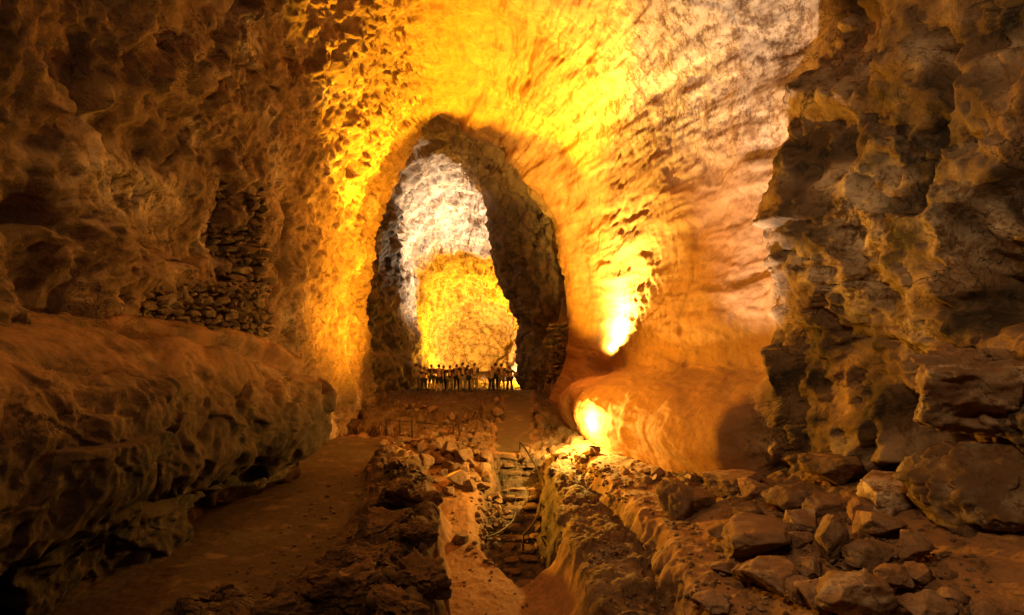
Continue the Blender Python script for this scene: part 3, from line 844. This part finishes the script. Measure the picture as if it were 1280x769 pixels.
def tube(bm, pts, r, seg=8):
    pts = [Vector(p) for p in pts]
    rings = []
    for i, p in enumerate(pts):
        t = (pts[min(i+1, len(pts)-1)] - pts[max(i-1, 0)]).normalized()
        a = t.orthogonal().normalized(); b = t.cross(a)
        if rings:
            a = (pa - t * pa.dot(t)).normalized(); b = t.cross(a)
        pa = a
        rings.append([bm.verts.new(p + r * (math.cos(6.2832*k/seg) * a + math.sin(6.2832*k/seg) * b)) for k in range(seg)])
    for A, B in zip(rings, rings[1:]):
        for k in range(seg):
            bm.faces.new((A[k], A[(k+1) % seg], B[(k+1) % seg], B[k]))
    bm.faces.new(rings[0][::-1]); bm.faces.new(rings[-1])

def bm_obj(name, bm, mat, parent=None):
    me = bpy.data.meshes.new(name)
    bmesh.ops.recalc_face_normals(bm, faces=bm.faces)
    bm.to_mesh(me); bm.free()
    for f in me.polygons: f.use_smooth = True
    return link(name, me, mat, parent)

def smooth_line(pts, n=10):
    c = np.array(pts, float)[None]
    return [tuple(q) for q in catmull(c, n * (len(pts) - 1) + 1)[0]]

M_RAIL = plain('rusty_rail_steel', (0.035, 0.024, 0.018), 0.55, 0.6)

def build_rails():
    # rails beside the stairs
    def rail(label, pts, posts, r=0.035):
        b = Vector(pts[0])
        root = empty('handrail', (b.x, b.y, gz(b.x, b.y)))
        inv = -root.location
        bm = bmesh.new()
        tube(bm, [Vector(q) + inv for q in smooth_line(pts)], r)
        bm_obj('rail_bar', bm, M_RAIL, root)
        for q in posts:
            q = Vector(q)
            bm = bmesh.new()
            g = gz(q.x, q.y)
            tube(bm, [Vector((q.x, q.y, min(g, q.z - .3) - 0.15)) + inv, Vector((q.x, q.y, q.z)) + inv], r)
            bm_obj('post', bm, M_RAIL, root)
        tag(root, label, 'handrail')
    a = [P(650, 553, 28.6), P(656, 560, 28.2), P(668, 580, 27.0), P(680, 603, 25.6)]
    rail('dark steel handrail slanting down the right side of the stair head', a, (a[0], a[-1]))
    b = [P(676, 618, 25.0), P(674, 640, 23.8), P(664, 658, 22.8), P(654, 669, 22.3)]
    rail('lower dark handrail running down the middle of the stairs', b, (b[0], b[-1]))
    c = [P(637, 612, 26.0), P(645, 628, 25.0), P(641, 650, 23.8), P(626, 664, 23.0), P(608, 672, 22.5)]
    rail('curved dark handrail bending round the left side of the stairs', c, (c[0], c[2], c[-1]))
    # posts with a wire in front of the terrace
    d = 31.5
    def fence(label, xs, top, wire):
        x0, y0, z0 = P(xs[0], 552, d)
        root = empty('post_railing', (x0, y0, gz(x0, y0)))
        inv = -root.location
        for q in xs:
            X, Y, Z = P(q, top, d)
            bm = bmesh.new()
            tube(bm, [Vector((X, Y, gz(X, Y) - .1)) + inv, Vector((X, Y, Z)) + inv], 0.032)
            bm_obj('post', bm, M_RAIL, root)
        bm = bmesh.new()
        tube(bm, [Vector(P(q, top + 1 + 2 * math.sin(k), d)) + inv for k, q in enumerate(wire)], 0.018)
        bm_obj('wire', bm, M_RAIL, root)
        tag(root, label, 'railing')
    fence('thin dark posts with a wire at the left of the rubble bank top', (483, 500, 515), 524, (483, 500, 515))
    fence('pair of close-set dark posts with a wire above the rubble bank', (567, 574), 528, (528, 548, 567, 574))

def build_stairs():
    n = 17
    root = empty('stone_staircase', (0.3, 28.2, gz(0.3, 28.4)))
    inv = -root.location
    r = random.Random(5)
    for k in range(n):
        t = k / (n - 1)
        y = 28.1 - t * 8.9
        z = -0.22 - t * 2.75
        xa, xb = -0.42 + 0.25 * t * (1 - t), 0.95 + 0.12 * t
        VV, FF, off = [], [], 0
        pos = xa
        while pos < xb - 0.1:
            wd = min(r.uniform(.45, .95), xb - pos)
            v, f = rock_verts(r.randrange(10**5), 4, 6, 0.06, dims=(wd * 1.04, r.uniform(.42, .72), r.uniform(.15, .28)), box=r.uniform(.5, .8))
            M = np.array(Matrix.Rotation(r.uniform(-.12, .12), 3, 'X') @ Matrix.Rotation(r.uniform(-.12, .12), 3, 'Y') @ Matrix.Rotation(r.uniform(-.2, .2), 3, 'Z'), np.float32)
            v = v @ M.T
            v = v + np.array((pos + wd / 2, y + r.uniform(-.05, .05), z + r.uniform(-.02, .02)), np.float32) + np.array(inv, np.float32)
            VV.append(v); FF.append(f + off); off += len(v); pos += wd
        v = np.concatenate(VV); f = np.concatenate(FF)
        o1 = np.ones(len(v))
        me = mesh_from_arrays('step', v, None, {'pale': 0 * o1, 'basalt_and_shade': .8 * o1, 'sand': .2 * o1}, tris=f)  # steps kept nearly as dark as the pit
        link('step', me, M_ROCK, root)
    tag(root, 'uneven stone staircase dropping into the pit in the gully', 'staircase')

# ------------------------------------------------------------------ people
def skin_mesh(name, joints, edges, root=0, sub=2):
    me = bpy.data.meshes.new(name)
    me.from_pydata([j[0] for j in joints], edges, [])
    o = bpy.data.objects.new(name, me)
    COL.objects.link(o)
    sk = o.modifiers.new('s', 'SKIN')
    for k, j in enumerate(joints):
        rr = j[1] if isinstance(j[1], tuple) else (j[1], j[1])
        me.skin_vertices[0].data[k].radius = rr
        me.skin_vertices[0].data[k].use_root = (k == root)
    sk.use_smooth_shade = True
    su = o.modifiers.new('u', 'SUBSURF'); su.levels = sub; su.render_levels = sub
    dg = bpy.context.evaluated_depsgraph_get()
    new = bpy.data.meshes.new_from_object(o.evaluated_get(dg))
    new.name = name
    bpy.data.objects.remove(o); bpy.data.meshes.remove(me)
    return new

def join_meshes(name, meshes):
    bm = bmesh.new()
    for m in meshes:
        bm.from_mesh(m)
    me = bpy.data.meshes.new(name)
    bm.to_mesh(me); bm.free()
    for p in me.polygons: p.use_smooth = True
    return me

def head_mesh(c, yaw, r=0.108):
    v, f = ico(3)
    v = v.copy()
    x, y, z = v[:, 0], v[:, 1], v[:, 2]
    # +y is the face
    jaw = sstep(0.1, -0.9, z)
    v[:, 0] = x * (0.78 - 0.22 * jaw)
    v[:, 1] = y * (0.95 - 0.10 * jaw) + 0.10 * jaw
    v[:, 2] = z * 1.22
    nose = np.exp(-((x / .14) ** 2 + ((z + .12) / .2) ** 2)) * (y > 0)
    v[:, 1] += 0.20 * nose
    brow = np.exp(-((x / .5) ** 2 + ((z - .16) / .1) ** 2)) * (y > 0)
    v[:, 1] += 0.05 * brow
    sock = np.exp(-(((np.abs(x) - .33) / .15) ** 2 + ((z - .02) / .1) ** 2)) * (y > 0)
    v[:, 1] -= 0.09 * sock
    mouth = np.exp(-((x / .24) ** 2 + ((z + .5) / .04) ** 2)) * (y > 0)
    v[:, 1] -= 0.05 * mouth
    ear = np.exp(-(((y + .05) / .16) ** 2 + ((z + .05) / .22) ** 2)) * (np.abs(x) > .7)
    v[:, 0] += np.sign(x) * 0.18 * ear
    v *= r
    ca, sa = math.cos(yaw), math.sin(yaw)
    R = np.array([[ca, -sa, 0], [sa, ca, 0], [0, 0, 1]], np.float32)
    v = v @ R.T + np.array(c, np.float32)
    return mesh_from_arrays('head', v, None, None, tris=f)

def hair_mesh(c, yaw, r=0.117, long=False):
    v, f = ico(3)
    keep = []
    for t in f:
        m = v[t].mean(0)
        lim = -0.75 if long else -0.25
        if (m[2] > 0.35) or (m[1] < 0.15 and m[2] > lim):
            keep.append(t)
    v = v.copy() * np.array((0.84, 1.0, 1.22), np.float32)
    v *= r * (1 + 0.05 * fbm(v, 0.3, 2, seed=3.0))[:, None]
    ca, sa = math.cos(yaw), math.sin(yaw)
    R = np.array([[ca, -sa, 0], [sa, ca, 0], [0, 0, 1]], np.float32)
    v = v @ R.T + np.array(c, np.float32)
    return mesh_from_arrays('hair', v, None, None, tris=np.array(keep))

M_SKIN = [plain('skin_light', (0.42, 0.25, 0.17), .55, var=.06), plain('skin_tan', (0.30, 0.17, 0.11), .55, var=.06)]
M_HAIR = [plain('hair_dark', (0.02, 0.014, 0.01), .5), plain('hair_brown', (0.07, 0.04, 0.02), .5)]
CLOTH = {k: plain('cloth_' + k, c, .9, var=.12, scale=5) for k, c in
         dict(cream=(.22, .18, .135), tan=(.13, .095, .065), black=(.014, .013, .013), navy=(.02, .022, .035),
              grey=(.05, .045, .042), olive=(.035, .032, .018), khaki=(.12, .09, .06), denim=(.03, .035, .05), brown=(.045, .028, .018)).items()}

def build_person(x, y, h, facing, top, bottom, pose, label, shorts=False, longtop=False, female=False, hairlong=False, seed=0):
    """facing: yaw of the body, 0 = looking along +y"""
    r = random.Random(seed)
    k = 1.05 * h / 1.75
    sh = (0.185 if female else 0.205)
    hip = 0.10
    lean = r.uniform(-.02, .02)
    sp = r.uniform(.07, .14)
    J = {}
    J['pelvis'] = (lean * .5, 0, 0.95); J['waist'] = (lean * .7, .0, 1.10); J['chest'] = (lean, 0.005, 1.30); J['neckb'] = (lean, -.01, 1.46); J['neck'] = (lean, .01, 1.54)
    for s, nm in ((-1, 'l'), (1, 'r')):
        wgt = r.uniform(-.02, .05)
        J['hip' + nm] = (s * hip + lean * .3, 0, 0.90)
        J['knee' + nm] = (s * (hip + sp * .3), 0.03 + wgt, 0.49)
        J['ank' + nm] = (s * (hip + sp * .6), -0.01 + wgt * .5, 0.085)
        J['toe' + nm] = (s * (hip + sp * .6 + .05), 0.15 + wgt * .5, 0.03)
        J['sho' + nm] = (s * sh + lean, 0, 1.42)
        if pose == 'hips' and s == 1 or pose == 'hipsboth':
            J['elb' + nm] = (s * (sh + .24), -.07, 1.20); J['wri' + nm] = (s * (sh + .02), .06, 1.04); J['han' + nm] = (s * (sh - .05), .10, 1.00)
        elif pose == 'folded' or (pose == 'hold' and s == 1):
            J['elb' + nm] = (s * (sh + .06), .05, 1.13); J['wri' + nm] = (s * .08, .22, 1.17); J['han' + nm] = (-s * .01, .23, 1.20)
        elif pose == 'camera':
            J['elb' + nm] = (s * (sh + .06), .14, 1.20); J['wri' + nm] = (s * .09, .27, 1.46); J['han' + nm] = (s * .05, .29, 1.54)
        else:
            J['elb' + nm] = (s * (sh + .055), -.03, 1.13); J['wri' + nm] = (s * (sh + .05), .04, .88); J['han' + nm] = (s * (sh + .045), .06, .80)
    rad = dict(pelvis=(.155, .115), waist=(.135, .10), chest=(.165, .115), neckb=(.085, .07), neck=(.055, .058))
    for nm in 'lr':
        rad.update({'hip' + nm: .088, 'knee' + nm: .056, 'ank' + nm: .038, 'toe' + nm: .034, 'sho' + nm: .06, 'elb' + nm: .042, 'wri' + nm: .03, 'han' + nm: .036})
    names = list(J)
    ix = {n: i for i, n in enumerate(names)}
    E = [('pelvis', 'waist'), ('waist', 'chest'), ('chest', 'neckb'), ('neckb', 'neck')]
    for nm in 'lr':
        E += [('pelvis', 'hip' + nm), ('hip' + nm, 'knee' + nm), ('knee' + nm, 'ank' + nm), ('ank' + nm, 'toe' + nm),
              ('neckb', 'sho' + nm), ('sho' + nm, 'elb' + nm), ('elb' + nm, 'wri' + nm), ('wri' + nm, 'han' + nm)]
    def mk(nms, edges, grow=0.0, swap=None, sub=1):
        jj = [(swap.get(n, J[n]) if swap else J[n], tuple(q * 1.32 + grow for q in (rad[n] if isinstance(rad[n], tuple) else (rad[n],) * 2))) for n in nms]
        ii = {n: i for i, n in enumerate(nms)}
        return skin_mesh('m', jj, [(ii[a], ii[b]) for a, b in edges], 0, sub)
    body = mk(names, E)
    hx = (J['neck'][0], .03, 1.645)
    fingers = []
    for s, nm in ((-1, 'l'), (1, 'r')):
        w0 = Vector(J['wri' + nm]); h0 = Vector(J['han' + nm])
        dr = (h0 - w0).normalized()
        side = dr.cross(Vector((s, 0, 0)))
        if side.length < .2: side = dr.cross(Vector((0, 0, 1)))
        side.normalize()
        curl = side.cross(dr) * s
        pts, eds = [], []
        for fi in range(4):
            b0 = len(pts)
            base = h0 + side * (fi - 1.5) * .019
            ln = (.062, .072, .068, .052)[fi]
            pts += [(tuple(base), .010), (tuple(base + dr * ln * .6 + curl * .008), .009), (tuple(base + dr * ln + curl * .026), .0075)]
            eds += [(b0, b0+1), (b0+1, b0+2)]
        b0 = len(pts)
        base = w0.lerp(h0, .55) - side * .028
        pts += [(tuple(base), .011), (tuple(base - side * .025 + dr * .03), .010), (tuple(base - side * .03 + dr * .058), .008)]
        eds += [(b0, b0+1), (b0+1, b0+2)]
        bm = bmesh.new()
        for a, b in eds:
            tube(bm, [pts[a][0], pts[b][0]], (pts[a][1] + pts[b][1]) / 2, 6)
        fm = bpy.data.meshes.new('fingers'); bm.to_mesh(fm); bm.free()
        fingers.append(fm)
    yawh = r.uniform(-.5, .5)
    me = join_meshes('person', [body, head_mesh(hx, yawh)] + fingers)
    root = link('person', me, M_SKIN[seed % 2])
    root.scale = (k, k, k)
    root.rotation_euler = (0, 0, facing)
    root.location = (x, y, gz(x, y) - 0.005)
    tag(root, label, 'person', 'visitors standing on the terrace')
    link('hair', hair_mesh(hx, yawh, long=hairlong), M_HAIR[(seed // 2) % 2], root)
    # clothes follow the body
    tn = ['waist', 'pelvis', 'chest', 'neckb', 'shol', 'shor', 'elbl', 'elbr']
    te = [('waist', 'pelvis'), ('waist', 'chest'), ('chest', 'neckb'), ('neckb', 'shol'), ('neckb', 'shor'), ('shol', 'elbl'), ('shor', 'elbr')]
    sw = {}
    for nm in 'lr':
        a, b = Vector(J['sho' + nm]), Vector(J['elb' + nm]); sw['elb' + nm] = tuple(a.lerp(b, .95 if longtop else .62))
    sw['neckb'] = (J['neckb'][0], -.01, 1.43)
    if longtop: sw['pelvis'] = (J['pelvis'][0], 0, .80)
    link('shirt', mk(tn, te, .02, sw), CLOTH[top], root)
    if longtop:
        pass
    bn = ['pelvis', 'hipl', 'hipr', 'kneel', 'kneer'] + ([] if shorts else ['ankl', 'ankr'])
    be = [('pelvis', 'hipl'), ('pelvis', 'hipr'), ('hipl', 'kneel'), ('hipr', 'kneer')] + ([] if shorts else [('kneel', 'ankl'), ('kneer', 'ankr')])
    link('shorts' if shorts else 'trousers', mk(bn, be, .017), CLOTH[bottom], root)
    # shoes
    for nm in 'lr':
        a, b = Vector(J['ank' + nm]), Vector(J['toe' + nm])
        bm = bmesh.new()
        d = (b - a); d.z = 0
        m2 = Matrix.Translation(((a.x + b.x) / 2, (a.y + b.y) / 2 - .01, .045)) @ Matrix.Rotation(math.atan2(-d.x, d.y), 4, 'Z') @ Matrix.Diagonal((.052, .14, .048, 1))
        bmesh.ops.create_icosphere(bm, subdivisions=3, radius=1, matrix=m2)
        for v in bm.verts: v.co.z = max(v.co.z, .004)
        bm_obj('shoe', bm, CLOTH['black'], root)
    return root

PEOPLE = [  # px, height, depth, facing, top, bottom, pose, options, label
 (520.5, 1.74, 46.0, .2, 'cream', 'tan', 'down', dict(longtop=True), 'person in a long pale shirt, first of the row by the left wall'),
 (529.8, 1.62, 45.6, -.1, 'black', 'navy', 'down', dict(), 'shorter person all in black, second from the left wall'),
 (539.5, 1.64, 46.2, .3, 'navy', 'grey', 'hold', dict(female=True, hairlong=True, shorts=True), 'woman in dark top and shorts with bare calves, third from the left wall'),
 (548.8, 1.76, 45.8, 0, 'tan', 'black', 'down', dict(shorts=True, longtop=True), 'broad person in a loose tan shirt over dark shorts, left of centre'),
 (554.2, 1.68, 46.5, -.4, 'brown', 'black', 'down', dict(), 'person in a brown shirt half hidden behind the loose tan shirt'),
 (562.3, 1.66, 45.9, .1, 'black', 'khaki', 'hips', dict(), 'person in a black top with khaki trousers and one elbow out'),
 (570.8, 1.67, 46.3, -.2, 'grey', 'black', 'folded', dict(), 'person in a grey top and black trousers with arms folded'),
 (578.6, 1.84, 45.7, 0, 'black', 'cream', 'hold', dict(), 'tallest person of the row, black shirt and cream trousers'),
 (584.6, 1.66, 46.4, .2, 'navy', 'denim', 'down', dict(female=True), 'slim person in navy standing just behind the tallest one'),
 (593.2, 1.78, 45.8, .1, 'tan', 'cream', 'folded', dict(longtop=True), 'person in a tan shirt at the right end of the main row'),
 (614.5, 1.68, 45.8, -.3, 'cream', 'black', 'camera', dict(), 'person in a pale shirt with hands raised to the face, right of the gap'),
 (619.0, 1.74, 46.5, .2, 'black', 'navy', 'down', dict(), 'dark-clothed person tucked behind the pale shirt right of the gap'),
 (627.0, 1.77, 45.9, 0, 'grey', 'khaki', 'folded', dict(shorts=True), 'person in a dark grey top and khaki shorts right of the gap'),
 (637.3, 1.66, 46.0, .15, 'olive', 'black', 'hips', dict(), 'lone person with one hand on the hip at the right end, in olive'),
]

def build_people():
    for i, (px, h, d, fc, top, bot, pose, kw, lab) in enumerate(PEOPLE):
        x = (px - 640) / F * d
        build_person(x, d, h, fc, top, bot, pose, lab, seed=i + 1, **kw)

# ------------------------------------------------------------------ lamps of the cave and added fill lights
def lamp(kind, loc, power, col, radius=0.08, aim=None, cone=None, blend=0.5):
    l = bpy.data.lights.new('cave_or_fill_lamp', kind)
    l.energy = power
    l.color = col
    l.shadow_soft_size = radius
    o = bpy.data.objects.new('cave_or_fill_lamp', l)
    COL.objects.link(o)
    o.location = loc
    if kind == 'SPOT':
        l.spot_size = math.radians(cone); l.spot_blend = blend
    if aim is not None:
        o.rotation_euler = (Vector(aim) - Vector(loc)).to_track_quat('-Z', 'Y').to_euler()
    return o

YEL = (1.0, 0.43, 0.010)
ORA = (1.0, 0.40, 0.04)
AMB = (1.0, 0.38, 0.015)
WRM = (1.0, 0.74, 0.48)
WHT = (1.0, 0.80, 0.55)

def build_lamps():
    # yellow flood standing on the floor in the middle, pointing up at the vault
    lamp('SPOT', (-2.0, 36.0, 0.8), 118000, YEL, .12, (-2.9, 31.0, 20.2), 61, .28)
    # two floods crossing the floor to light both sides of the arch
    lamp('SPOT', (2.4, 35.0, 0.6), 72000, (1.0, .39, .012), .12, (-8.7, 35.0, 9.5), 72, 1.0)
    lamp('SPOT', (-5.0, 34.0, 0.7), 26000, YEL, .12, (3.6, 38.0, 9.5), 50, .4)
    # niches in the right wall
    pu, nu = NICHE['upper']; pl, nl = NICHE['lower']
    qu = pu + nu * 1.25 + np.array((.1, -.4, -.7))
    lamp('SPOT', tuple(qu), 34000, (1.0, .58, .09), .08, tuple(pu + np.array((.5, .1, .9))), 150, .5)
    lamp('POINT', tuple(pl + nl * 0.36 + np.array((-.12, -.1, -.1))), 2600, (1.0, .60, .10), .06)
    # added orange fill light by the path, brightening the ochre wall and the shelf
    lamp('SPOT', (-6.2, 27.0, 2.2), 19000, (1.0, .41, .02), .1, (7.0, 20.5, 3.6), 82, .8)
    # warm white flood on the right shoulder
    lamp('SPOT', (4.4, 18.0, 1.6), 14000, WRM, .1, (6.6, 22.0, 15.5), 60, .8)
    # beyond the terrace
    lamp('SPOT', (3.3, 63.0, -0.6), 60000, WHT, .2, (-5.2, 58.5, 15.0), 82, .9)
    lamp('POINT', (0.9, 75.0, -1.4), 33000, YEL, .2)
    lamp('POINT', (0.2, 82.0, -1.2), 1000, WHT, .2)
    # added fill lamps high out of view, brightening the foreground
    lamp('SPOT', (-6.5, 13.0, 14.0), 1100, (1.0, .45, .08), .4, (-2.0, 17.0, 0.0), 130, .6)
    lamp('SPOT', (-1.0, 5.0, 13.0), 2700, (1.0, .58, .22), .4, (9.0, 14.0, 4.0), 90, .8)
    lamp('POINT', (0.5, 3.0, 14.0), 620, (1.0, .60, .27), .6)

def build_world_and_camera():
    w = bpy.data.worlds.new('World'); scene.world = w
    w.use_nodes = True
    bg = w.node_tree.nodes['Background']
    bg.inputs[0].default_value = (0.02, 0.012, 0.006, 1)
    bg.inputs[1].default_value = 0.1
    cd = bpy.data.cameras.new('camera'); cd.lens = 24; cd.sensor_width = 36; cd.clip_end = 400
    co = bpy.data.objects.new('camera', cd); COL.objects.link(co)
    co.location = (0, 0, CAMZ); co.rotation_euler = (math.radians(90), 0, 0)
    scene.camera = co
    vs = scene.view_settings
    vs.view_transform = 'Standard'; vs.look = 'None'; vs.exposure = 0; vs.gamma = 1
    scene.cycles.max_bounces = 8; scene.cycles.diffuse_bounces = 5

import time as _t
_t0 = _t.time()
build_world_and_camera()
build_ground(); print('ground', _t.time() - _t0)
build_cave(); print('cave', _t.time() - _t0)
build_bench(); print('bench', _t.time() - _t0)
build_boulders()
build_ridge()
build_rubble(); print('rubble', _t.time() - _t0)
build_masonry('dry_stone_wall', 'dark dry stone wall stacked in the recess above the left rock bench',
              [(P(250, 222, 22.3), P(328, 230, 23.6), P(332, 360, 23.6), P(246, 352, 22.0)),
               (P(140, 352, 17.6), P(334, 352, 22.8), P(336, 436, 23.0), P(130, 400, 17.5))], (17, 8), 3)
build_masonry('dry_stone_wall', 'narrow pillar of stacked stones on the dark right side of the far arch',
              [(P(686, 404, 41.5), P(708, 402, 40.8), P(710, 470, 40.8), P(686, 476, 41.5))], (13,), 4)
build_stairs(); build_rails(); print('stairs', _t.time() - _t0)
build_people(); print('people', _t.time() - _t0)
build_lamps()
